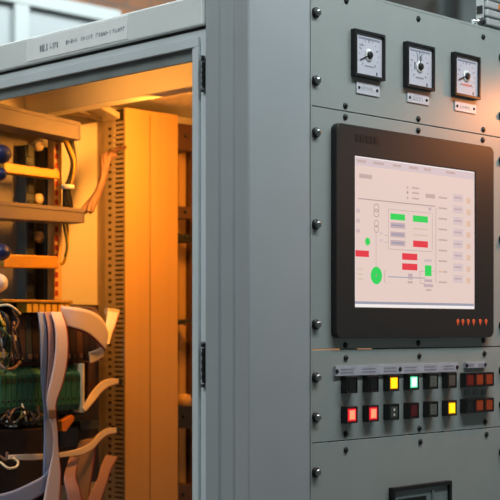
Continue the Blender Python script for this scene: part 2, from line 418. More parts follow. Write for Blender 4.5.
# ------------------------------------------------------------------ monitor
def monitor():
    yf = -0.0115
    tl = at_y(336.5, 122, yf); br = at_y(494, 335.7, yf); bl = at_y(336.5, 338.3, yf)
    x0, x1, z1, z0 = tl.x, br.x, tl.z, bl.z
    cx, cz, w, h = (x0 + x1) / 2, (z0 + z1) / 2, x1 - x0, z1 - z0
    t = thing('touch_screen_monitor', 'large black-framed monitor with lit pinkish process diagram, in the tall panel', 'monitor', (cx, -0.0005, cz))
    ys = -0.0095
    a = at_y(354.3, 155.7, ys); b = at_y(474.5, 308.6, ys); c = at_y(354.5, 307.5, ys); d_ = at_y(474.5, 171.6, ys)
    sx0, sx1, sz1, sz0 = a.x, b.x, (a.z + d_.z) / 2, (b.z + c.z) / 2
    # bezel: outer rounded block with a rectangular opening
    m = MB(); bm = m.bm
    outer = rrect(cx, cz, w, h, 0.011, yf, 6); back = [(p[0] + 0.0, -0.0005, p[2]) for p in outer]
    inner = [(sx1, yf, sz1), (sx0, yf, sz1), (sx0, yf, sz0), (sx1, yf, sz0)]
    ov = [bm.verts.new(p) for p in outer]; bv = [bm.verts.new(p) for p in back]
    iv = [bm.verts.new(p) for p in inner]; iv2 = [bm.verts.new((p[0], -0.0008, p[2])) for p in inner]
    n = len(ov); q = n // 4
    for k in range(n): bm.faces.new((ov[k], ov[(k + 1) % n], bv[(k + 1) % n], bv[k]))
    for k in range(4):
        for j in range(q - 1): bm.faces.new((ov[k * q + j], ov[k * q + j + 1], iv[k]))
        bm.faces.new((ov[k * q + q - 1], ov[((k + 1) * q) % n], iv[(k + 1) % 4], iv[k]))
        bm.faces.new((iv[k], iv[(k + 1) % 4], iv2[(k + 1) % 4], iv2[k]))
    bm.faces.new(bv[::-1])
    m.build('bezel', M['bezel'], t, bevel=0.0012)
    # screen with its picture
    P = [emis('screen_ground', (232, 207, 198), 0.95, (40, 38, 38)), emis('screen_green', (52, 214, 92), 0.95, (10, 30, 14)), emis('screen_red', (232, 62, 74), 0.95, (40, 8, 8)),
         emis('screen_lilac', (196, 172, 176), 0.95, (36, 32, 34)), emis('screen_line', (168, 146, 143), 0.95, (24, 22, 22)), emis('screen_blue', (158, 156, 172), 0.95, (24, 26, 34)),
         emis('screen_white', (246, 240, 238), 0.95, (40, 40, 40)), emis('screen_text', (198, 173, 168), 0.95, (30, 28, 28)), emis('screen_faint', (206, 190, 160), 0.95, (36, 34, 30)),
         emis('screen_orange', (226, 190, 168), 0.95, (40, 32, 26)), emis('screen_menu', (214, 196, 200), 0.95, (40, 36, 36)), emis('screen_pale', (218, 196, 196), 0.95, (40, 36, 36))]
    G, GR, RD, LI, LN, BL, WH, TX, FA, OR, ME, PA = range(12)
    s = MB(); s.box(sx0 + 0.0002, sx1 - 0.0002, ys, -0.001, sz0 + 0.0002, sz1 - 0.0002, G)
    Lr = [ys - 0.0001]
    def R(px0, py0, px1, py1, mi):
        """rectangle from pixel corners (left-top, right-top measured along the panel)"""
        A = at_y(px0, py0, ys); B = at_y(px1, py1, ys); Lr[0] -= 0.000002; y = Lr[0]
        s.quad([(A.x, y, A.z), (B.x, y, A.z), (B.x, y, B.z), (A.x, y, B.z)], mi)
    def H(px, py, wpx, hpx, mi):
        """bar whose left-top corner is px,py; wpx wide, hpx tall at its left edge"""
        A = at_y(px, py, ys); B = at_y(px + wpx, py, ys); D = at_y(px, py + hpx, ys); Lr[0] -= 0.000002; y = Lr[0]
        s.quad([(A.x, y, A.z), (B.x, y, A.z), (B.x, y, D.z), (A.x, y, D.z)], mi)
    def disc(px, py, rm, mi, hole=None, ax=1.0):
        c = at_y(px, py, ys); Lr[0] -= 0.000002; y = Lr[0]; N = 20
        if hole is None: s.quad([(c.x + rm * ax * math.cos(2 * math.pi * k / N), y, c.z + rm * math.sin(2 * math.pi * k / N)) for k in range(N)], mi)
        else:
            for k in range(N):
                a0, a1 = 2 * math.pi * k / N, 2 * math.pi * (k + 1) / N
                s.quad([(c.x + r * ax * math.cos(a_), y, c.z + r * math.sin(a_)) for r, a_ in ((rm, a0), (rm, a1), (hole, a1), (hole, a0))], mi)
    H(354.5, 156, 119.5, 8.5, ME)                 # menu bar
    H(354.5, 155.9, 119.5, 0.9, WH); H(354.4, 156, 0.9, 151, WH)
    for x, w_ in ((357, 9), (373, 11), (393, 8), (409, 9), (424, 7), (446, 9)): H(x, 159 + (x - 354) * 0.128, w_, 2.6, TX)
    H(359, 173.5, 13, 4.2, TX)
    H(358, 198, 77, 0.9, LN)
    for k, (x, y) in enumerate(((407.5, 187.5), (407.5, 192.5), (407.5, 198))): disc(x, y, 0.0022, LN if k == 1 else TX); H(412, y - 0.6, 7, 1.7, TX)
    H(425.5, 193.5, 9.5, 4.2, TX)
    R(435.5, 207, 436.1, 283, TX); R(432, 213.5, 432.5, 250, TX); R(388, 209.5, 388.5, 249, TX)
    H(388, 208.8, 43, 0.6, TX); H(388, 248.6, 44, 0.7, TX); H(386, 203, 46, 0.5, PA)
    for k in range(9): H(438.5, 196.5 + k * 10.6, 8.5, 1.7, TX)
    for k in range(8): H(453, 193.5 + k * 11.6, 10, 8.0, PA); H(454, 196.5 + k * 11.6, 7.5, 1.8, LI)
    for k in range(8): H(466.3, 198 + k * 11.4, 4.2, 5.5, OR)
    H(428.5, 207.5, 2.5, 3, LI)
    H(390.3, 213.2, 14.6, 6.2, GR); H(412.8, 215.2, 15, 6.4, GR)
    for y in (222.2, 231.3, 239.8): H(390.3, y, 14.8, 5.6, LI); H(391.5, y + 2, 12, 1.6, BL)
    H(413, 228, 14.5, 1, FA); H(413, 234.2, 14.5, 1, FA)
    H(413, 240.4, 14.8, 6.4, RD); H(402, 253, 15.2, 6.6, RD); H(402, 263.2, 15.2, 6.6, RD); H(355.2, 250, 13.6, 6.4, RD)
    s_ = at_y(367.5, 241.5, ys)
    for k in range(4):
        a_ = math.pi / 4 * k; Lr[0] -= 0.000002; y = Lr[0]; L_ = 0.0062; cu, cv = math.cos(a_), math.sin(a_); t_ = 0.0016
        s.quad([(s_.x + u * cu - v * cv, y, s_.z + u * cv + v * cu) for u, v in ((-L_, -t_), (L_, -t_), (L_, t_), (-L_, t_))], GR)
    R(375.7, 231, 376.2, 269, TX); disc(376.3, 208, 0.0066, LN, 0.0054); disc(376.3, 213, 0.0066, LN, 0.0054); disc(376.3, 223.5, 0.0056, LN, 0.0046); disc(376.3, 229, 0.0056, LN, 0.0046)
    disc(376.3, 275.5, 0.0134, GR); disc(376.3, 275.5, 0.0018, LN)
    R(384, 270.5, 384.6, 282.5, TX); R(384, 270.5, 387, 271, TX); R(384, 282, 387, 282.5, TX)
    H(388, 276.2, 37, 0.9, BL); R(408, 273.5, 412.5, 279.5, LI); R(407.5, 281, 412.5, 283.5, TX)
    R(419.5, 271, 420.1, 283.5, TX); H(420, 271, 5, 0.6, TX); H(420, 283, 5, 0.6, TX)
    R(424.8, 265.2, 431.4, 276.2, GR); R(424, 258.6, 432, 262.5, PA); R(424.5, 260, 431, 261.2, LI)
    R(424.3, 279.2, 432, 282.2, LI); R(423.5, 284, 433, 287.2, LI); R(426, 289, 431, 291, TX)
    H(432, 270.8, 4, 0.5, TX); H(439, 270.5, 5, 1.8, OR)
    for k in range(3): H(357, 268.5 + 5 * k, 6, 0.9, FA); 
    for y in (208, 218, 228): H(356, y, 4, 5, PA); H(356.5, y + 2, 3, 1.4, TX)
    for y in (238, 245): H(384, y - 3, 4, 0.6, TX); H(379, y - 6, 4, 2.5, PA)
    H(354.8, 301.2, 119, 2.6, BL); H(354.8, 304, 119, 3.4, WH)
    s.build('screen', P, t, label='lit screen showing a diagram of green and red blocks')
    # worn maker's mark and the row of red indicators on the bezel
    lg = MB()
    for px, w_ in ((355.5, 4), (360.3, 5.5), (366.5, 3), (370.5, 3.5), (374.8, 4)):
        A = at_y(px, 134 + (px - 355) * 0.15, yf); B = at_y(px + w_, 142, yf)
        lg.box(A.x, B.x, yf - 0.0004, yf + 0.0003, A.z - 0.011, A.z)
    lg.build('bezel_mark', M['black'], t)
    eo = emis('indicator_red_orange', (205, 84, 44), 0.8, (60, 14, 8))
    for k, px in enumerate((457.8, 462.8, 468.2, 473.6, 480.2, 486)):
        p = at_y(px, 321.2 - k * 0.05, yf)
        l = MB(); l.lathe((p.x, yf + 0.0003, p.z), (0, -1, 0), [(0, 0.0036), (0.001, 0.0034), (0.0016, 0.0022), (0.0017, 0)], 10)
        l.poly([(p.x - 0.0025, yf - 0.0004, p.z - 0.0015), (p.x + 0.0025, yf - 0.0004, p.z - 0.0015), (p.x, yf - 0.0004, p.z - 0.0075)], (0, 0.0006, 0))
        l.build('indicator', eo, t, label='glowing red indicator')
    # housing behind the panel
    MB().box(sx0 - 0.01, sx1 + 0.01, 0.003, 0.055, sz0 - 0.005, sz1 + 0.005).build('housing', M['bezel'], t)
monitor()

# ------------------------------------------------------------------ push buttons
LENS = {}
def lens_mats(kind):
    if kind not in LENS:
        LENS[kind] = {
            'red': [emis('lens_red_rim', (128, 6, 24), 0.8), emis('lens_red_core', (244, 44, 52), 1.0), emis('lens_red_heart', (255, 136, 98), 1.1)],
            'yellow': [emis('lens_amber_rim', (84, 34, 4), 0.7), emis('lens_yellow_core', (250, 190, 6), 1.0), emis('lens_yellow_heart', (255, 226, 24), 1.1)],
            'green': [emis('lens_green_rim', (4, 70, 44), 0.6), emis('lens_green_core', (110, 232, 176), 1.0), emis('lens_green_heart', (214, 255, 234), 1.1)],
            'black': [dimlens('lens_black', (14, 15, 17)), dimlens('lens_black_face', (16, 17, 19))],
            'clear': [dimlens('lens_grey_rim', (44, 48, 44)), dimlens('lens_grey_face', (96, 100, 92))],
            'brown': [dimlens('lens_brown_rim', (40, 32, 28)), dimlens('lens_brown_face', (96, 84, 74))],
            'darkred': [dimlens('lens_darkred_rim', (50, 10, 14)), dimlens('lens_darkred_face', (84, 18, 24))],
            'dark': [dimlens('lens_dark_rim', (28, 32, 30)), dimlens('lens_dark_face', (70, 76, 70))],
            'orange': [dimlens('lens_orange_rim', (120, 40, 14)), dimlens('lens_orange_face', (160, 62, 22))],
            'rust': [dimlens('lens_rust_rim', (110, 22, 14)), dimlens('lens_rust_face', (118, 26, 18))],
            'navy': [dimlens('lens_navy_rim', (18, 18, 22)), dimlens('lens_navy_face', (24, 24, 28))],
        }[kind]
    return LENS[kind]
BD = 0.0125
def button(x, z, kind, label, w=0.0125, group='square push buttons in two rows', name='push_button', cat='button', dots=False, h=None):
    h = h or w
    t = thing(name, label, cat, (x, -0.0004, z), group)
    yb = -BD
    b = MB(); r = 0.0022; e = 0.0022
    for k in range(4):
        pts = {0: ((-w, -h), (w, -h), (w - e, -h + e), (-w + e, -h + e)), 1: ((w, -h), (w, h), (w - e, h - e), (w - e, -h + e)),
               2: ((w, h), (-w, h), (-w + e, h - e), (w - e, h - e)), 3: ((-w, h), (-w, -h), (-w + e, -h + e), (-w + e, h - e))}[k]
        b.poly([(x + u, yb, z + v) for u, v in pts], (0, BD - 0.0006, 0))
    b.build('housing', M['black'], t, bevel=0.0007)
    l = MB(); i = w - e - 0.0001; j = h - e - 0.0001
    l.box(x - i, x + i, yb + 0.0012, -0.001, z - j, z + j, 0)
    c, d = i * 0.80, j * 0.82
    l.box(x - c, x + c, yb + 0.0002, yb + 0.0013, z - d, z + d, 1)
    if len(lens_mats(kind)) == 3: l.box(x - i * 0.58, x + i * 0.58, yb - 0.0001, yb + 0.0003, z - j * 0.66, z + j * 0.66, 2)
    if dots:
        for dz in (-0.004, 0.0035): l.box(x - 0.0018, x + 0.0018, yb - 0.0001, yb + 0.0003, z + dz - 0.0016, z + dz + 0.0016, 2)
    l.build('lens', lens_mats(kind) + [M['ink'] if kind in ('clear', 'brown') else M['ring']], t, bevel=0.0003)
xa, xb = at_y(352.4, 385, -BD).x, at_y(452.4, 381, -BD).x
za = (at_y(352.4, 384.6, -BD).z + at_y(452.4, 380.8, -BD).z) / 2
zb = (at_y(352.4, 414.8, -BD).z + at_y(452.4, 408.2, -BD).z) / 2
R1 = [('black', 'unlit black square push button at the left end of the upper row', 0), ('black', 'unlit black square push button second from left in the upper row', 0),
      ('yellow', 'lit yellow square push button in the upper row', 0), ('green', 'lit pale green square push button, the only green one', 0),
      ('clear', 'unlit grey square push button right of the lit green one', 1), ('brown', 'unlit brownish square push button at the right end of the upper row', 1)]
R2 = [('red', 'lit red square push button at the left end of the lower row', 0), ('red', 'lit red square push button second from left in the lower row', 0),
      ('dark', 'unlit dark square push button below the lit yellow one, with two pale dots', 1), ('darkred', 'unlit dark red square push button below the lit green one', 0),
      ('clear', 'unlit grey square push button left of the lit yellow one in the lower row', 1), ('yellow', 'lit yellow square push button at the right end of the lower row', 0)]
for row, z in ((R1, za), (R2, zb)):
    for k, (kind, lab, dt) in enumerate(row):
        button(xa + (xb - xa) * k / 5, z, kind, lab, dots=bool(dt))
cells = [('rust', 'orange', 'orange'), ('navy', 'orange', 'orange')]
names = [('dark red square lamp at the left of the upper block of three', 'orange square lamp in the middle of the upper block of three', 'orange square lamp at the right of the upper block of three'),
         ('unlit blackish square lamp at the left of the lower block of three', 'orange square lamp in the middle of the lower block of three', 'orange square lamp at the right of the lower block of three')]
x2, x3 = at_y(480.2, 380, -BD).x, at_y(489.6, 380, -BD).x
zc1, zc2 = at_y(482, 379.6, -BD).z, at_y(482, 405.3, -BD).z
for r_, z in ((0, zc1), (1, zc2)):
    for k in range(3):
        button(x2 + (x3 - x2) * (k - 1), z, cells[r_][k], names[r_][k], w=(x3 - x2) / 2 - 0.0002, h=0.0118, group='square lamps in two blocks of three', name='indicator_lamp', cat='lamp')
def label_strip(px0, py0, px1, h, label, nsc, word_n):
    a = at_y(px0, py0, -0.004); x0 = a.x; x1 = at_y(px1, py0, -0.004).x; z1 = a.z; z0 = z1 - h
    t = MB(); t.box(x0, x1, -0.0045, -0.0004, z0, z1)
    step = (x1 - x0) / word_n
    for k in range(word_n):
        for ln in range(2):
            x = x0 + step * (k + 0.22); e_ = x0 + step * (k + 0.82); zl = z1 - h * (0.36 + 0.32 * ln)
            while x < e_:
                w = random.uniform(0.002, 0.005); t.box(x, min(x + w, e_), -0.0048, -0.0044, zl - 0.0011, zl + 0.0011, 1); x += w + 0.0016
    o = t.build('label_strip', [M['strip'], M['inkgrey']], loc=((x0 + x1) / 2, -0.0004, z0))
    tag(o, label, 'label', 'label strips above the buttons')
    for k in range(nsc):
        x = x0 + 0.003 + (x1 - x0 - 0.006) * k / (nsc - 1)
        m = MB(); m.lathe((x, -0.0045, (z0 + z1) / 2), (0, -1, 0), [(0, 0.0034), (0.0014, 0.003), (0.002, 0)], 10); m.build('strip_screw', M['darkscrew'], o)
label_strip(335.5, 366.2, 458, 0.0145, 'long pale label strip above the upper row of push buttons', 3, 6)
label_strip(465.5, 362.3, 486, 0.0095, 'short pale label strip above the right-hand block of lamps', 2, 2)
# two faint tags between the lamp blocks
def lamp_tag(px, label):
    p = at_y(px, 392.3, -0.002)
    o = MB().box(p.x - 0.007, p.x + 0.007, -0.0016, -0.0004, p.z - 0.0045, p.z + 0.0045).build('lamp_tag', M['soffit'], loc=p, bevel=0.0003)
    tag(o, label, 'label', 'tags between the lamp blocks')
lamp_tag(468, 'small dark tag between the lamp blocks, left one'); lamp_tag(476.5, 'small dark tag between the lamp blocks, middle one'); lamp_tag(484.5, 'small dark tag between the lamp blocks, right one')

# ------------------------------------------------------------------ framed instrument in the lowest panel
def recorder():
    yf = -0.010
    a = at_y(393.5, 488.6, yf); b = at_y(452.3, 480.2, yf); x0, x1, z1 = a.x, b.x, (a.z + b.z) / 2; z0 = z1 - 0.096
    t = thing('panel_recorder', 'black-framed rectangular instrument low on the bottom panel', 'instrument', ((x0 + x1) / 2, -0.0004, (z0 + z1) / 2))
    f = MB(); e = 0.006
    for p in (((x0, z0), (x1, z0), (x1 - e, z0 + e), (x0 + e, z0 + e)), ((x1, z0), (x1, z1), (x1 - e, z1 - e), (x1 - e, z0 + e)),
              ((x1, z1), (x0, z1), (x0 + e, z1 - e), (x1 - e, z1 - e)), ((x0, z1), (x0, z0), (x0 + e, z0 + e), (x0 + e, z1 - e))):
        f.poly([(u, yf, v) for u, v in p], (0, 0.0095, 0))
    f.build('frame', M['black'], t, bevel=0.0006)
    MB().box(x0 + e, x1 - e, -0.005, -0.0006, z0 + e, z1 - e).build('face', M['soffit'], t)
    MB().box(x0 + e + 0.010, x0 + e + 0.082, -0.0056, -0.0051, z1 - e - 0.06, z1 - e - 0.013).build('window', M['black'], t)
    MB().box(x0 + e + 0.094, x0 + e + 0.098, -0.008, -0.0051, z1 - e - 0.05, z1 - e - 0.006).build('latch', M['bright'], t)
recorder()

# ------------------------------------------------------------------ ribbed unit on the roof
def ribbed_unit():
    Y0 = 0.006; zb_ = ZT + 0.0045
    xl = at_y(484, 20, Y0).x; Y1 = at_x(476, 20, xl).y
    t = thing('ribbed_housing', 'light grey ribbed metal unit standing on the cabinet roof', 'housing', (xl + 0.08, Y0 + 0.01, zb_))
    MB().box(xl + 0.004, xl + 0.18, Y0 + 0.003, Y1 - 0.001, zb_, zb_ + 0.13).build('body', M['soffit'], t, bevel=0.001)
    MB().box(xl, xl + 0.0038, Y0 + 0.002, Y1, zb_ + 0.004, zb_ + 0.13).build('end_plate', M['alu'], t, bevel=0.001)
    f = MB()
    for k in range(7):
        z = zb_ + 0.006 + k * 0.0145
        f.box(xl + 0.004, xl + 0.18, Y0 - 0.004, Y0 + 0.0028, z, z + 0.0115)
    f.build('cooling_ribs', M['alu'], t, bevel=0.002)
    ym = (Y0 + Y1) / 2; zs = at_x(480, 10, xl).z
    MB().box(xl - 0.002, xl - 0.0002, ym - 0.006, ym + 0.006, zs - 0.007, zs + 0.007).build('latch_slot', M['black'], t, bevel=0.0006)
    c = at_x(481, 21.5, xl - 0.004); d = at_x(475, 21, xl - 0.012); e = at_x(472, 22, xl - 0.016)
    MB().lathe(Vector((xl - 0.0002, c.y, c.z)), (-1, 0, 0), [(0, 0.0075), (0.005, 0.0075), (0.007, 0.005), (0.007, 0)], 14).build('latch_base', M['black'], t)
    k = MB(); k.tube([Vector((xl - 0.0075, c.y, c.z)), d, e], [0.0032, 0.0028, 0.0036], 12); k.build('latch_lever', M['bright'], t, label='bright steel latch lever')
    p = at_y(498.5, 8, Y0)
    MB().box(p.x - 0.006, p.x + 0.006, Y0 - 0.006, Y0 - 0.0042, p.z - 0.004, p.z + 0.004).build('orange_tag', M['orangeplastic'], t, label='tiny orange tag')
ribbed_unit()

# ------------------------------------------------------------------ inside the cabinet
def pxprism(mb, pts, Y0, Y1, mi=0):
    return mb.poly([at_y(a, b, Y0) for a, b in pts], (0, Y1 - Y0, 0), mi)
def simple(name, m, mats, label, cat, group=None, bevel=0.0):
    vs_ = [v.co.copy() for v in m.bm.verts]
    lo = Vector([min(v[i] for v in vs_) for i in range(3)]); hi = Vector([max(v[i] for v in vs_) for i in range(3)])
    o = m.build(name, mats, loc=((lo.x + hi.x) / 2, (lo.y + hi.y) / 2, lo.z), bevel=bevel)
    return tag(o, label, cat, group)

# wide trunking: flat cover towards the front, slotted wall on its left side
YT0 = 0.70
a, b = at_y(125.5, 120, YT0), at_y(178, 120, YT0)
TX0, TX1 = a.x, b.x
YT1 = at_x(113.2, 200, TX0).y; YP = at_x(105.2, 200, TX0).y
tr = thing('slotted_trunking', 'wide upright wiring trunking with a flat orange-lit cover and a slotted left side', 'trunking', ((TX0 + TX1) / 2, 0.70, 0.14))
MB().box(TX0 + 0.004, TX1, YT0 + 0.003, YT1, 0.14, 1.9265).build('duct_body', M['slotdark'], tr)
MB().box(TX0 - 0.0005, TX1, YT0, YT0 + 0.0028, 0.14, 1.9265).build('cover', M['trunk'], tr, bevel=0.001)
sx = at_y(150, 200, YT0).x
MB().box(sx - 0.0006, sx + 0.0006, YT0 - 0.0004, YT0 + 0.0001, 0.15, 1.92).build('cover_seam', M['slotdark'], tr)
r_ = MB(); z = 0.9
while z < 1.90: r_.box(TX0, TX0 + 0.0038, YT0 + 0.0035, YT1 - 0.003, z, z + 0.0054); z += 0.0094
r_.box(TX0, TX0 + 0.0038, YT0 + 0.003, YT0 + 0.006, 0.14, 1.9265); r_.box(TX0, TX0 + 0.0038, YT1 - 0.003, YT1, 0.14, 1.9265)
r_.build('slotted_wall', M['slot'], tr)

# perforated mounting rail behind the trunking, its holes on the left side
pr = thing('perforated_rail', 'perforated upright steel rail behind the slotted side of the trunking', 'rail', (TX0 + 0.05, (YT1 + YP) / 2, 0.14), 'perforated upright rails')
MB().box(TX0, TX1 - 0.01, YT1 + 0.0008, YP, 0.14, 1.915).build('rail_body', M['slot'], pr, bevel=0.001)
MB().box(TX0 + 0.01, TX1 - 0.02, YP + 0.0003, YB - 0.0005, 0.14, 1.915).build('rail_foot', M['slot'], pr)
h = MB(); z = 0.9; ym = (YT1 + YP) / 2
while z < 1.9: h.box(TX0 - 0.0006, TX0 + 0.0002, ym - 0.007, ym + 0.002, z, z + 0.0055); z += 0.0141
h.build('slot_holes', M['slotdark'], pr)

# mounting plate behind the left equipment, shade put into its grey-brown colour
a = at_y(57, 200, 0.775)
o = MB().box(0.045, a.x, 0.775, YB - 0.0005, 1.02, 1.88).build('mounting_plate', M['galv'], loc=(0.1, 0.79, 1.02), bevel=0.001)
tag(o, 'metal mounting plate, darkened grey-brown for shade, behind the two horizontal ducts', 'plate')
# slate uprights
for (p0, p1, lab) in ((26, 34.5, 'dark slate upright strip on the mounting plate, left of the pair'), (45, 51, 'dark slate upright strip on the mounting plate, right of the pair')):
    a, b = at_y(p0, 200, 0.745), at_y(p1, 200, 0.745)
    t = thing('equipment_strip', lab, 'strip', ((a.x + b.x) / 2, 0.76, 1.05), 'slate strips on the mounting plate')
    MB().box(a.x, b.x, 0.745, 0.7748, 1.05, 1.84).build('strip_body', M['slate'], t, bevel=0.002)
    c = MB(); z = 1.07
    while z < 1.82: c.box(a.x + 0.003, b.x - 0.003, 0.742, 0.7449, z, z + 0.022); z += 0.034
    c.build('strip_sockets', M['black'], t)
# small ceramic pieces between them
for px, py, lab in ((41, 145, 'small pale ceramic stud under the upper duct'), (41, 237, 'small pale ceramic stud under the lower duct'), (41, 199, 'small pale ceramic stud above the lower duct')):
    p = at_y(px, py, 0.75)
    o = MB().lathe((p.x, 0.7748, p.z), (0, -1, 0), [(0, 0.007), (0.012, 0.007), (0.014, 0.011), (0.022, 0.011), (0.027, 0.006), (0.028, 0)], 14)
    tag(o.build('ceramic_stud', M['cream'], loc=(p.x, 0.7748, p.z)), lab, 'stud', 'ceramic studs on the mounting plate')
# perforated upright carrying the yellow rails
a, b = at_y(54.5, 200, 0.72), at_y(62, 200, 0.72)
t = thing('perforated_rail', 'perforated yellowish upright at the right ends of the yellow rails', 'rail', ((a.x + b.x) / 2, 0.75, 1.05), 'perforated upright rails')
MB().box(a.x, b.x, 0.72, 0.7415, 1.552, 1.86).build('rail_body', M['trunk'], t, bevel=0.001)
h = MB(); z = 1.56
while z < 1.84: h.box(a.x + 0.001, a.x + 0.008, 0.7193, 0.7202, z, z + 0.010); z += 0.017
h.build('slot_holes', M['wirered'], t)
# yellow rails
def yellow_rail(pts, lab):
    m = MB(); pxprism(m, pts, 0.695, 0.7195)
    simple('mounting_rail', m, M['yellow'], lab, 'rail', 'yellow rails across the mounting plate', 0.002)
yellow_rail([(4, 162.0), (60, 170.5), (60, 179.0), (4, 172.5)], 'yellow metal rail between the two horizontal ducts')
yellow_rail([(4, 254.0), (58, 256.0), (58, 268.5), (4, 267.5)], 'yellow metal rail below the lower horizontal duct')
# horizontal ducts
def duct(pts, lab):
    t = thing('cable_duct', lab, 'cable duct', at_y(pts[3][0], pts[3][1], 0.665), 'horizontal cable ducts')
    m = MB(); pxprism(m, pts, 0.665, 0.7193); m.build('duct_body', M['duct'], t, bevel=0.0015)
    (x0, y0), (x1, y1), (x2_, y2), (x3_, y3) = pts
    l = MB(); pxprism(l, [(x0, y0 - 1.2), (x1 + 0.6, y1 - 1.2), (x1 + 0.6, y1 + 2.5), (x0, y0 + 2.5)], 0.663, 0.6649); l.build('duct_cover', M['duct'], t)
    e = MB(); c = at_y(x1 - 1, (y1 + y2) / 2, 0.665); e.box(c.x, c.x + 0.003, 0.664, 0.7193, at_y(x2_, y2, 0.665).z, at_y(x1, y1, 0.665).z); e.build('end_cap', M['duct'], t)
duct([(-2, 104), (80, 123.5), (79.5, 140), (-2, 123.5)], 'upper horizontal grey cable duct in the cabinet')
duct([(-2, 202), (84, 210), (83.5, 223), (-2, 218.5)], 'lower horizontal grey cable duct in the cabinet')
# bracket under the cabinet roof
m = MB(); A, B = at_y(96, 103.5, 0.70), at_y(120, 116, 0.70)
m.poly([A + Vector((0, 0, 0.006)), B + Vector((0, 0, 0.006)), B - Vector((0, 0, 0.006)), A - Vector((0, 0, 0.003))], (0, 0.05, 0))
m.lathe(A + Vector((-0.004, 0, 0)), (0, -1, 0), [(0, 0.007), (0.005, 0.007), (0.007, 0)], 10)
simple('roof_bracket', m, M['slot'], 'short slanting bracket just under the cabinet roof, above the slotted trunking', 'bracket', bevel=0.001)
m = MB(); A, B = at_y(60, 108.5, 0.73), at_y(103, 117, 0.73)  # dark strip stands in for the shadow line where roof meets back panel
m.poly([A, B, B - Vector((0, 0, 0.008)), A - Vector((0, 0, 0.008))], (0, 0.068, 0))
simple('corner_shadow_strip', m, M['slotdark'], 'thin dark strip for the shadow line high on the back of the cabinet', 'rail')

# bundles and wires
def wire(pts, r, mt, name, lab, cat='wire', group=None, tie=None, seg=8):
    P = [at_y(*p) for p in pts]
    base = P[0].copy()
    m = MB(); m.tube(smooth_path(P, 6), r, seg)
    o = m.build(name, mt, loc=base); tag(o, lab, cat, group); return o
# black bundle with a pale tie
def bundle(name, pts, n, r, mt, lab, tie=None, spread=0.006, mats=None, cat='cable bundle'):
    P = smooth_path([at_y(*p) for p in pts], 6)
    t = thing(name, lab, cat, P[0])
    for k in range(n):
        a = 2 * math.pi * k / max(n, 1); q = []
        for i, p in enumerate(P):
            aa = a + i * 0.12; tight = spread * (0.6 + 0.4 * math.cos(i / len(P) * 2 * math.pi))
            q.append(p + Vector((math.cos(aa) * tight, math.sin(aa) * tight * 0.7, 0)))
        m = MB(); m.tube(q, r, 7); m.build('wire', mats[k % len(mats)] if mats else mt, t)
    if tie:
        p = at_y(*tie); MB().lathe(p - Vector((0, 0, 0.004)), (0, 0, 1), [(0, spread + r + 0.001), (0.008, spread + r + 0.001)], 14).build('cable_tie', M['white'], t, label='pale cable tie')
bundle('cable_bundle', [(67, 137, 0.70), (71, 150, 0.69), (73.5, 163, 0.685), (70.5, 178, 0.69), (67, 190, 0.695), (68, 207, 0.70)], 6, 0.0042, M['wireblack'],
       'black wire bundle hanging between the two horizontal ducts', (67.5, 187, 0.693), 0.007, [M['wireblack'], M['wireblack'], M['wireblack'], M['wireyellow'], M['wireblack'], M['wireblack']])
bundle('cable_bundle', [(111, 155, 0.69), (106, 158, 0.685), (103.5, 175, 0.68), (98, 192, 0.68), (91, 204, 0.68), (86, 212, 0.68)], 6, 0.005, M['wiretan'],
       'tan wire bundle slanting from the slotted trunking to the lower horizontal duct', None, 0.011)
bundle('cable_bundle', [(107, 157, 0.69), (112, 152, 0.688), (117, 150, 0.688), (123, 147, 0.69)], 4, 0.004, M['umber'], 'short dark wire bundle entering the slotted trunking near its top', None, 0.006)
wire([(66.5, 222, 0.70), (68, 235, 0.695), (67, 250, 0.69), (64, 262, 0.695), (60, 264, 0.70)], 0.0028, M['wireyellow'], 'wire', 'yellow wire curling below the right end of the lower duct')
wire([(63, 222, 0.70), (65, 232, 0.69), (67, 246, 0.688), (65, 257, 0.69)], 0.0022, M['wiregreen'], 'wire', 'dark green wire beside the yellow curl below the lower duct')

# knobs at the left edge
def knob(px, py, rr, mt, lab):
    p = at_y(px, py, 0.645)
    t = thing('round_knob', lab, 'knob', (p.x, 0.7748, p.z), 'round knobs at the left edge')
    MB().lathe((p.x, 0.655, p.z), (0, -1, 0), [(0, rr), (0.010, rr), (0.018, rr * 0.85), (0.024, rr * 0.5), (0.026, 0)], 20).build('cap', mt, t)
    MB().lathe((p.x, 0.7748, p.z), (0, -1, 0), [(0, rr * 0.8), (0.01, rr * 0.8), (0.012, rr * 0.45), (0.1197, rr * 0.45)], 14).build('stem', M['wiregreen'], t)
knob(2.5, 154, 0.0165, M['blue'], 'upper large blue round knob at the left edge'); knob(0.0, 174, 0.0115, M['blue'], 'small blue round knob under the upper large one')
knob(2.0, 252, 0.0150, M['blue'], 'lower blue round knob at the left edge, beside the lower yellow rail'); knob(-1.5, 283, 0.017, M['white'], 'pale grey round knob at the left edge under the lower blue one')

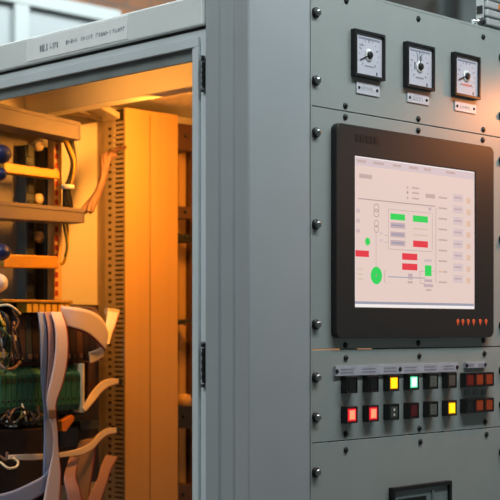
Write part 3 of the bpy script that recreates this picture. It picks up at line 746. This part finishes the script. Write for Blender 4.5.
# ------------------------------------------------------------------ card rack with modules
YR = 0.62
def X(px, Y): return at_y(px, 300, Y).x
def Z(py, px, Y): return at_y(px, py, Y).z
rack = thing('card_rack', 'dark card rack low at the left, holding ribbon cables and modules', 'rack', (0.12, 0.70, Z(494, 20, YR)))
zt, zm, zl, zbm = Z(303, 40, YR), Z(363, 40, YR), Z(412, 40, YR), Z(494, 40, YR)
MB().box(0.02, X(99, 0.70), 0.70, 0.74, zbm, zt).build('back_board', M['darkbrown'], rack)
MB().box(0.012, X(73, 0.60), 0.60, 0.70, zt, zt + 0.005).build('top_rail', M['yellow'], rack, bevel=0.001)
MB().box(0.012, X(84, YR), YR + 0.012, 0.70, zm - 0.006, zm + 0.002).build('shelf', M['umber'], rack)
MB().box(0.012, X(84, YR), YR + 0.012, 0.70, zl - 0.006, zl).build('shelf', M['black'], rack)
MB().box(X(82.5, 0.605), X(84.5, 0.605), 0.605, 0.70, zl - 0.004, zm - 0.002).build('side_edge', M['cream'], rack)
MB().box(X(87, 0.66), X(96, 0.66), 0.66, 0.6995, Z(402, 90, .66), Z(362, 90, .66)).build('side_bracket', M['umber'], rack, bevel=0.001)
MB().box(0.012, X(45, YR), YR + 0.005, 0.6995, Z(492, 40, YR), Z(428, 40, YR)).build('transformer_box', M['darkbrown'], rack, bevel=0.003)
# upper dark modules with yellow connectors
first = None
def upper_module(i, px0, px1, with_conn):
    Y = YR; x0, x1 = X(px0, Y), X(px1, Y)
    t = thing('interface_module', 'dark narrow plug-in module in the upper row of the card rack', 'module', ((x0 + x1) / 2, 0.66, zm + 0.0025), 'dark modules in the card rack')
    g = MB(); g.poly([(x0, Y, zm + 0.003), (x0, Y + 0.004, zt - 0.022), (x0, Y + 0.02, zt - 0.006), (x0, 0.6995, zt - 0.001), (x0, 0.6995, zm + 0.0025)], (x1 - x0 - 0.0012, 0, 0))
    g.build('module_body', M['slate'] if 2 <= i <= 6 and i % 2 == 0 else (M['darkbrown'] if i % 3 else M['umber']), t, bevel=0.0006)
    MB().box(x0 + 0.002, x1 - 0.0035, Y - 0.003, Y - 0.0002, zm + 0.008, zm + 0.016).build('terminal', M['umber'] if i % 2 else M['wiretan'], t)
    if with_conn:
        MB().box(x0 + 0.001, x1 - 0.002, Y - 0.018, Y + 0.012, zt - 0.017, zt - 0.0008).build('connector', M['gold'], t, bevel=0.0008, label='yellow connector on top')
N = 16; P0, P1 = 1, 103
for i in range(N):
    a = P0 + (P1 - P0) * i / N; b = P0 + (P1 - P0) * (i + 1) / N
    upper_module(i, a, b, 14 <= a <= 64)
# green modules
def green_module(i, px0, px1):
    Y = YR - 0.008; x0, x1 = X(px0, Y), X(px1, Y)
    t = thing('terminal_block', 'narrow green terminal block in the lower row of the card rack', 'terminal block', ((x0 + x1) / 2, 0.66, zl + 0.0005), 'green terminal blocks in the card rack')
    g = MB(); dx = x1 - x0 - 0.001
    g.poly([(x0, Y + 0.006, zl + 0.001), (x0, Y, zl + 0.012), (x0, Y, zm - 0.020), (x0, Y + 0.014, zm - 0.010), (x0, Y + 0.014, zm - 0.007), (x0, 0.6995, zm - 0.007), (x0, 0.6995, zl + 0.001)], (dx, 0, 0))
    g.build('block_body', M['green'], t, bevel=0.0005)
    MB().lathe(((x0 + x1) / 2, Y + 0.0002, zl + 0.022), (0, -1, 0), [(0, 0.0026), (0.001, 0.0024), (0.0012, 0)], 8).build('clamp_screw', M['screw'], t)
    MB().box(x0 + 0.0015, x0 + dx - 0.0015, Y - 0.0012, Y - 0.0001, zm - 0.034, zm - 0.025).build('marker', M['wiregreen'], t)
N = 15
for i in range(N): green_module(i, 0.5 + 82 * i / N, 0.5 + 82 * (i + 1) / N)

# ribbon cables
def ribbon(pairs, mt, lab, name='ribbon_cable', th=0.0012, n=7, group='flat ribbon cables', plug=None, nw=6):
    L = smooth_path([at_y(*p[0]) for p in pairs], n); R_ = smooth_path([at_y(*p[1]) for p in pairs], n)
    m = MB(); bm = m.bm; uvl = bm.loops.layers.uv.new('UVMap'); rows = []
    base = (L[0] + R_[0]) / 2
    for a, b in zip(L, R_): rows.append([bm.verts.new(a.lerp(b, k / nw)) for k in range(nw + 1)])
    for i in range(len(rows) - 1):
        for k in range(nw):
            f = bm.faces.new((rows[i][k], rows[i][k + 1], rows[i + 1][k + 1], rows[i + 1][k])); f.smooth = True
            for lp, (u, v) in zip(f.loops, ((k / nw, i), ((k + 1) / nw, i), ((k + 1) / nw, i + 1), (k / nw, i + 1))): lp[uvl].uv = (u, v / len(rows))
    o = m.build(name, mt, loc=base)
    sd = o.modifiers.new('thickness', 'SOLIDIFY'); sd.thickness = th; sd.offset = 0
    tag(o, lab, 'ribbon cable', group)
    if plug:
        (pa, pb, mm) = plug
        A, B = at_y(*pa), at_y(*pb); d = Vector((0, 0, 1)); t_ = (B - A).normalized()
        q = MB(); q.poly([A - d * 0.006, B - d * 0.006, B + d * 0.006, A + d * 0.006], (0, 0.012, 0)); q.build('plug', M[mm], o)
    return o
# hanging from the top connectors
ribbon([((37.5, 312, .595), (44, 312, .595)), ((40, 330, .585), (47, 330, .585)), ((40.5, 355, .582), (47.5, 355, .582)), ((41, 382, .582), (47, 382, .582)), ((43.5, 408, .58), (48.5, 408, .58)), ((44, 432, .578), (52, 432, .578)), ((43.5, 458, .576), (54, 455, .576)), ((43, 478, .575), (52, 476, .575))],
       M['rib_blue'], 'bluish grey ribbon cable hanging at the left of the wide grey ribbon')
ribbon([((44.5, 312, .59), (51, 312, .59)), ((48, 330, .578), (53.5, 330, .578)), ((48.5, 352, .574), (54, 352, .574)), ((47.5, 378, .572), (52.5, 378, .572)), ((46, 395, .571), (51, 395, .571)), ((47, 410, .572), (50.5, 412, .572))],
       M['rib_pink'], 'narrow pinkish ribbon cable hanging between the bluish one and the wide grey one')
ribbon([((50.5, 312, .585), (62, 312, .585)), ((54.5, 325, .572), (66.5, 326, .572)), ((55.5, 345, .566), (68.5, 345, .566)), ((53.5, 365, .564), (67, 365, .564)), ((50, 382, .563), (62.5, 385, .563)), ((46.5, 400, .562), (56.5, 402, .562)), ((48.5, 415, .562), (56, 416, .562)), ((52, 430, .562), (57.5, 430, .562)), ((53, 450, .562), (58.5, 450, .562)), ((48, 475, .560), (61, 474, .560)), ((43, 503, .558), (60, 503, .558))],
       M['rib_grey'], 'wide grey ribbon cable hanging down the front of the card rack')
# bending away to the right
ribbon([((61, 306, .59), (61, 326, .59)), ((72, 307, .582), (72, 329, .582)), ((84, 309, .58), (84, 333, .58)), ((95, 313, .585), (93, 339, .585)), ((103, 320, .595), (101, 347, .595)), ((108.5, 333, .61), (105.5, 351, .61))],
       M['rib_grey'], 'broad grey ribbon cable arching right from the top of the card rack')
ribbon([((107.5, 311.5, .69), (119.5, 313, .69)), ((106, 321, .67), (116.5, 323, .67)), ((104.5, 333, .64), (112, 335, .64)), ((105, 344, .62), (109.5, 344, .62))],
       M['rib_cream'], 'short cream ribbon cable folded up into the slotted trunking', plug=((108, 311, .69), (119.5, 312.5, .69), 'cream'))
ribbon([((105.5, 345, .612), (103, 357, .612)), ((98, 349, .605), (97, 361, .605)), ((89, 352, .60), (90, 364, .60))],
       M['rib_cream'], 'short cream ribbon tail folded back under the broad grey ribbon')
ribbon([((119, 379, .69), (119, 384, .69)), ((110, 378.5, .67), (110.5, 386, .67)), ((101, 382, .65), (103, 391, .65)), ((93, 390, .63), (96.5, 399, .63)), ((86.5, 400, .605), (90, 407, .605)), ((82, 408, .596), (85.5, 412, .596))],
       M['rib_cream'], 'narrow cream ribbon cable curving down left from the slotted trunking', plug=((117, 380.5, .688), (122, 382, .688), 'black'))
ribbon([((117, 427.5, .69), (117, 433.5, .69)), ((107, 428, .67), (108, 435, .67)), ((98, 434, .65), (100, 441, .65)), ((91, 442, .63), (93, 449, .63)), ((80, 448, .61), (82, 455, .61)), ((65, 451.5, .60), (66, 457, .60)), ((50, 453.5, .598), (50, 459, .598)), ((30, 454, .598), (30, 460.5, .598)), ((8, 455, .60), (8, 459.5, .60))],
       M['rib_cream'], 'long narrow ribbon cable running left from the slotted trunking past the card rack', plug=((115, 429, .688), (120, 430.5, .688), 'black'))
ribbon([((106, 455, .67), (118, 457, .67)), ((101, 466, .655), (111.5, 469, .655)), ((97, 480, .64), (107, 483, .64)), ((90, 494, .63), (102, 498, .63)), ((86, 506, .625), (99, 508, .625))],
       M['rib_pink'], 'pinkish ribbon cable with red edge at bottom, nearest the slotted trunking')
ribbon([((80, 440, .655), (96, 438, .655)), ((75, 455, .65), (95, 455, .65)), ((76, 475, .645), (92, 475, .645)), ((80, 505, .64), (88, 505, .64))],
       M['rib_tan'], 'broad tan ribbon cable hanging behind the others at the bottom')
ribbon([((70, 456, .62), (79, 458, .62)), ((64, 476, .60), (76, 476, .60)), ((66, 490, .59), (80, 490, .59)), ((69, 506, .585), (84, 506, .585))],
       M['rib_pink'], 'pinkish ribbon cable at the bottom, just right of the wide grey one')
ribbon([((53, 462, .575), (57, 474, .575)), ((44, 475, .572), (48, 490, .572)), ((28, 484, .57), (32, 501, .57)), ((12, 491, .57), (14, 508, .57)), ((-4, 495, .57), (-4, 512, .57))],
       M['rib_blue'], 'grey ribbon cable sweeping away to the lower left corner')
# connectors low in the rack
def connector(pts, Y0, Y1, mt, lab):
    m = MB(); pxprism(m, pts, Y0, Y1); simple('plug_connector', m, mt, lab, 'connector', 'plug connectors low in the rack', 0.0015)
connector([(60, 429), (78, 427), (78, 446), (60, 447)], 0.65, 0.6995, M['bluegrey'], 'dark blue plug connector right of the wide grey ribbon')
connector([(62, 421), (72, 414.5), (75, 417), (74, 421), (66, 432), (62, 431)], 0.615, 0.63, M['orangeplastic'], 'orange plastic tab above the dark blue connector')
connector([(67, 415), (83, 411), (84, 414), (78, 421), (68, 423)], 0.635, 0.66, M['black'], 'black plug connector behind the orange tab')
connector([(49.5, 409.5), (56, 409.5), (56, 419), (49.5, 419)], 0.556, 0.560, M['wiretan'], 'small grey clip across the wide grey ribbon')
connector([(80, 421), (100, 421), (99, 430), (80, 430)], 0.66, 0.6995, M['slate'], 'flat dark grey plug connector near the slotted trunking')
# tangle of wires at the left edge
wl = [([(-2, 306, .60), (8, 305, .585), (15, 309, .58), (20, 314, .59)], 0.0022, 'cream', 'pale wire arching over the left top of the card rack'),
      ([(14, 322, .60), (13, 335, .585), (15, 348, .58), (18, 356, .59)], 0.0022, 'wiretan', 'tan wire hanging down the left of the card rack'),
      ([(-2, 312, .60), (6, 316, .58), (8, 330, .575), (4, 348, .58)], 0.0035, 'wireblack', 'thick black wire looping at the far left of the card rack'),
      ([(-2, 327, .595), (4, 331, .575), (10, 341, .575), (9, 356, .585)], 0.0026, 'wiregreen', 'dark green wire looping at the far left of the card rack'),
      ([(-2, 362, .60), (6, 369, .58), (14, 368, .58), (20, 362, .59)], 0.003, 'wiretan', 'tan wire sagging in front of the gap between module rows'),
      ([(0, 462, .59), (8, 468, .58), (16, 467, .58), (18, 462, .585), (13, 458, .59)], 0.0022, 'cream', 'pale wire loop in front of the dark transformer box'),
      ([(0, 456, .59), (6, 460, .585), (7, 452, .585)], 0.0022, 'wiretan', 'short tan wire end left of the pale wire loop'),
      ([(8, 414, .61), (20, 408, .60), (30, 416, .60), (38, 411, .61)], 0.003, 'wireblack', 'black wire strung under the green terminal blocks'),
      ([(22, 404, .61), (25, 414, .595), (27, 424, .60)], 0.0018, 'cream', 'short pale wire under the green terminal blocks'),
      ([(30, 420, .61), (37, 413, .60), (42, 415, .61)], 0.0022, 'wireyellow', 'short yellow wire under the green terminal blocks')]
for pts, r, mt, lab in wl: wire(pts, r, M[mt], 'wire', lab, 'wire', 'loose wires at the left of the card rack')
rw = random.Random(5)
for k in range(11):
    x = rw.uniform(-2, 15); y = rw.uniform(308, 326); q = [(x, y, rw.uniform(.59, .605))]
    for j in range(4):
        x += rw.uniform(-5, 6.5); y += rw.uniform(5, 15); q.append((min(max(x, -3), 22), y, rw.uniform(.572, .602)))
    wire(q, rw.uniform(.0014, .0026), M[('umber', 'wireyellow', 'wiregreen', 'wireblack', 'wiretan', 'wireblack', 'wiregreen')[k % 7]], 'wire', 'thin loose wire in the tangle at the far left, beside the dark modules', 'wire', 'tangle of wires at the far left')
for k in range(10):
    x = 4 + 4.2 * k + rw.uniform(-2, 2); q = [(x, 409 + rw.uniform(-3, 3), .607), (x + rw.uniform(-4, 4), 414 + rw.uniform(-3, 3), .592), (x + rw.uniform(-8, 8), 420 + rw.uniform(-3, 3), .588), (x + rw.uniform(-10, 10), 425 + rw.uniform(-3, 3), .60)]
    wire(q, rw.uniform(.0016, .0028), M[('wireblack', 'umber', 'wireblack', 'wiretan', 'wiregreen')[k % 5]], 'wire', 'short loose wire in the dark tangle under the green terminal blocks', 'wire', 'tangle of wires under the green blocks')
for px, py, mt, lab in ((3, 341, 'white', 'small white plug among the wires at the far left'), (13.5, 338, 'cream', 'small cream plug among the wires at the far left'),
                        (8, 355, 'yellow', 'small yellow plug among the wires at the far left'), (14, 424, 'white', 'tiny white plug under the green terminal blocks'),
                        (2, 366, 'wiretan', 'small tan plug at the far left between the module rows')):
    p = at_y(px, py, 0.60)
    o = MB().box(p.x - 0.004, p.x + 0.004, 0.596, 0.6195, p.z - 0.005, p.z + 0.005).build('wire_plug', M[mt], loc=(p.x, 0.6, p.z), bevel=0.001)
    tag(o, lab, 'plug', 'small wire plugs')

# ------------------------------------------------------------------ gear between the trunking and the door frame
def back_gear():
    Y = 0.77
    a, b = at_y(178.5, 200, Y), at_y(186, 200, Y)
    o = MB().box(a.x + 0.002, b.x, Y, YB - 0.0005, 0.14, 1.87).build('upright_channel', M['trunk'], loc=(a.x, Y, 0.14), bevel=0.001); tag(o, 'narrow upright channel right of the wide trunking', 'channel')
    a, b = at_y(187, 200, Y), at_y(190, 200, Y)
    o = MB().box(a.x, b.x, Y - 0.01, YB - 0.0005, 0.14, 1.87).build('busbar', M['umber'], loc=(a.x, Y, 0.14), bevel=0.001); tag(o, 'thin dark upright bar beside the door frame', 'bar')
    gear = [((178, 123), (193, 125), (193, 152), (178, 149), 'umber', 'brown clamp high beside the door frame, topmost of the column'),
            ((177.5, 206), (193, 207), (193, 219), (177.5, 218), 'umber', 'brown clamp beside the door frame, above the black clamp'),
            ((178, 233), (193, 235), (193, 243), (178, 240), 'black', 'black clamp beside the door frame, middle of the column'),
            ((176, 321.5), (192, 319), (192, 322.5), (176, 325.5), 'black', 'thin black lever beside the door frame'),
            ((176, 405), (192, 405), (192, 429), (176, 428), 'black', 'black square box with a rounded cap beside the door frame near the bottom'),
            ((174, 486), (192, 484), (192, 503), (174, 503), 'umber', 'brown clamp at the bottom beside the door frame')]
    boxes = {}
    for k, (p, q, r, s, mt, lab) in enumerate(gear):
        m = MB(); Y0 = 0.71
        pxprism(m, [p, q, r, s], Y0, YB - 0.001)
        o = simple('rail_clamp', m, M[mt], lab, 'clamp', 'clamps beside the door frame', 0.001); boxes[k] = o
        c = at_y((p[0] + q[0]) / 2, (p[1] + s[1]) / 2, Y0)
        MB().lathe(c + Vector((0, 0.0002, 0)), (0, -1, 0), [(0, 0.004), (0.003, 0.0035), (0.004, 0)], 10).build('clamp_screw', M['screw'], o)
    m = MB(); c = at_y(184, 398, 0.72)
    m.lathe(c - Vector((0, 0, 0.016)), (0, 0, 1), [(0, 0.016), (0.012, 0.016), (0.022, 0.013), (0.026, 0.0)], 16)
    m.build('round_cap', M['trunk'], boxes[4])
back_gear()

# ------------------------------------------------------------------ cabinet lamp (hidden behind the instrument panels)
def tube_lamp(x, y0, y1, z, ztop, label):
    t = thing('cabinet_lamp', label, 'lamp', (x, (y0 + y1) / 2, ztop), 'amber tube lamps in the cabinet')
    MB().box(x - 0.012, x + 0.012, y0 - 0.01, y1 + 0.01, z + 0.007, ztop).build('lamp_base', M['white'], t)
    MB().tube([(x, y0, z), (x, y1, z)], 0.0055, 12).build('lamp_tube', M['lampamber'], t)
tube_lamp(0.262, 0.32, 0.58, 1.931, 1.9445, 'amber tube lamp under the cabinet roof, hidden behind the roof beam')
tube_lamp(0.056, 0.27, 0.57, 1.921, 1.9445, 'amber tube lamp under the cabinet roof, hidden behind the lintel')

# ------------------------------------------------------------------ things behind
def bg_cabinet():
    Y = 2.7
    x0, x1 = at_y(-160, 0, Y).x, at_y(118, 0, Y).x; zt_ = at_y(100, 8, Y).z
    t = thing('switchgear_cabinet', 'tall blurred grey cabinet with pale trim behind, upper left', 'cabinet', ((x0 + x1) / 2, Y + 0.3, 0))
    MB().box(x0, x1, Y, Y + 0.6, 0, zt_).build('body', M['bgcab'], t, bevel=0.004)
    for a, b in ((12, 27), (108, 118)):
        MB().box(at_y(a, 0, Y).x, at_y(b, 0, Y).x - 0.002, Y - 0.02, Y - 0.0005, 0.02, zt_ - 0.051).build('door_trim', M['bgtrim'], t, bevel=0.003)
    MB().box(x0, x1, Y - 0.02, Y - 0.0005, zt_ - 0.05, zt_).build('top_trim', M['bgtrim'], t, bevel=0.003)
bg_cabinet()
def pole(px0, px1, Xp, mt, label):
    a, b = at_x(px0, 10, Xp), at_x(px1, 10, Xp)
    w = abs(a.y - b.y) / 2; yc = (a.y + b.y) / 2
    m = MB()
    m.box(Xp, Xp + 2 * w, yc - w, yc - w * 0.75, 0, 4.6); m.box(Xp, Xp + 2 * w, yc + w * 0.75, yc + w, 0, 4.6); m.box(Xp + w * 0.8, Xp + w * 1.2, yc - w * 0.75, yc + w * 0.75, 0, 4.6)
    o = m.build('steel_column', mt, loc=(Xp + w, yc, 0)); tag(o, label, 'column')
pole(436, 462, 4.2, M['steelgrey'], 'dark blurred steel column behind the top right of the cabinet')
m = MB(); A, B = at_x(440, -4.5, 4.9546), at_x(500, 14, 4.9546)
m.tube([A, A.lerp(B, 0.5), B + (B - A) * 1.2], 0.045, 10)
o = m.build('conduit_pipe', M['alu'], loc=A); tag(o, 'pale conduit pipe on the far wall behind the ribbed unit', 'pipe')

# ------------------------------------------------------------------ lights
def area(name, loc, rot, sx, sy, power, color):
    d = bpy.data.lights.new(name, 'AREA'); d.shape = 'RECTANGLE'; d.size = sx; d.size_y = sy; d.energy = power; d.color = color
    o = bpy.data.objects.new(name, d); COL.objects.link(o); o.location = loc; o.rotation_euler = rot; return o
def ceiling_lamp(x, y, h, lab, power):
    t = thing('hanging_light', lab, 'lamp', (x, y, 4.6), 'hanging lights')
    for sx_ in (-0.5, 0.5): MB().tube([(x + sx_, y, h + 0.1), (x + sx_, y, 4.599)], 0.006, 8).build('hanger', M['steelgrey'], t)
    MB().box(x - 0.75, x + 0.75, y - 0.12, y + 0.12, h + 0.02, h + 0.1).build('lamp_housing', M['white'], t, bevel=0.004)
    MB().box(x - 0.72, x + 0.72, y - 0.1, y + 0.1, h + 0.005, h + 0.0195).build('diffuser', M['lampwhite'], t)
    area('hanging_light_source', (x, y, h - 0.01), (0, 0, 0), 1.4, 0.2, power, (0.92, 0.99, 1.0))
ceiling_lamp(0.38, -0.62, 2.56, 'hanging light above the front of the cabinet', 15.5)
ceiling_lamp(-1.55, 0.42, 2.95, 'hanging light above the open side of the cabinet', 29)
ceiling_lamp(0.6, 1.3, 4.3, 'hanging light behind the cabinet', 200)
ceiling_lamp(3.2, 0.6, 4.3, 'added hanging light brightening the right wall', 280)  # unseen light added to brighten the far right wall
# amber lamps inside
area('cabinet_lamp_source', (0.262, 0.45, 1.922), (math.radians(58), 0, math.radians(-4)), 0.02, 0.26, 6.5, (1.0, 0.38, 0.05))
area('cabinet_lamp_source', (0.066, 0.42, 1.914), (0, math.radians(-60), 0), 0.012, 0.30, 0.4, (1.0, 0.40, 0.055))
# unseen warm lamp and arm, added to tint the panels' right edge
LP = Vector((0.85, -0.19, 1.93)); AIM = (Vector((0.66, 0.0, 1.74)) - LP).normalized()
t = thing('added_side_lamp', 'added small warm lamp on a bent arm, out of view at the right side of the cabinet', 'lamp', (0.6655, 0.06, 1.93))
MB().box(0.6655, 0.670, 0.04, 0.08, 1.91, 1.95).build('wall_plate', M['black'], t)
MB().tube(smooth_path([(0.6702, 0.06, 1.93), (0.74, 0.05, 1.95), (0.85, -0.06, 1.96), LP - AIM * 0.05]), 0.005, 10).build('arm', M['black'], t)
MB().lathe(LP - AIM * 0.055, AIM, [(0, 0.012), (0.02, 0.014), (0.05, 0.030), (0.05, 0.028), (0.022, 0.012), (0.022, 0.0)], 20).build('shade', M['black'], t)
d = bpy.data.lights.new('added_side_lamp_source', 'SPOT'); d.energy = 8.5; d.color = (1.0, 0.30, 0.07); d.spot_size = math.radians(84); d.spot_blend = 1.0; d.shadow_soft_size = 0.02
o = bpy.data.objects.new('added_side_lamp_source', d); COL.objects.link(o); o.location = LP
o.rotation_euler = AIM.to_track_quat('-Z', 'Y').to_euler()
w = bpy.data.worlds.new('world'); SC.world = w; w.use_nodes = True
w.node_tree.nodes['Background'].inputs[0].default_value = (0.55, 0.62, 0.68, 1); w.node_tree.nodes['Background'].inputs[1].default_value = 0.2
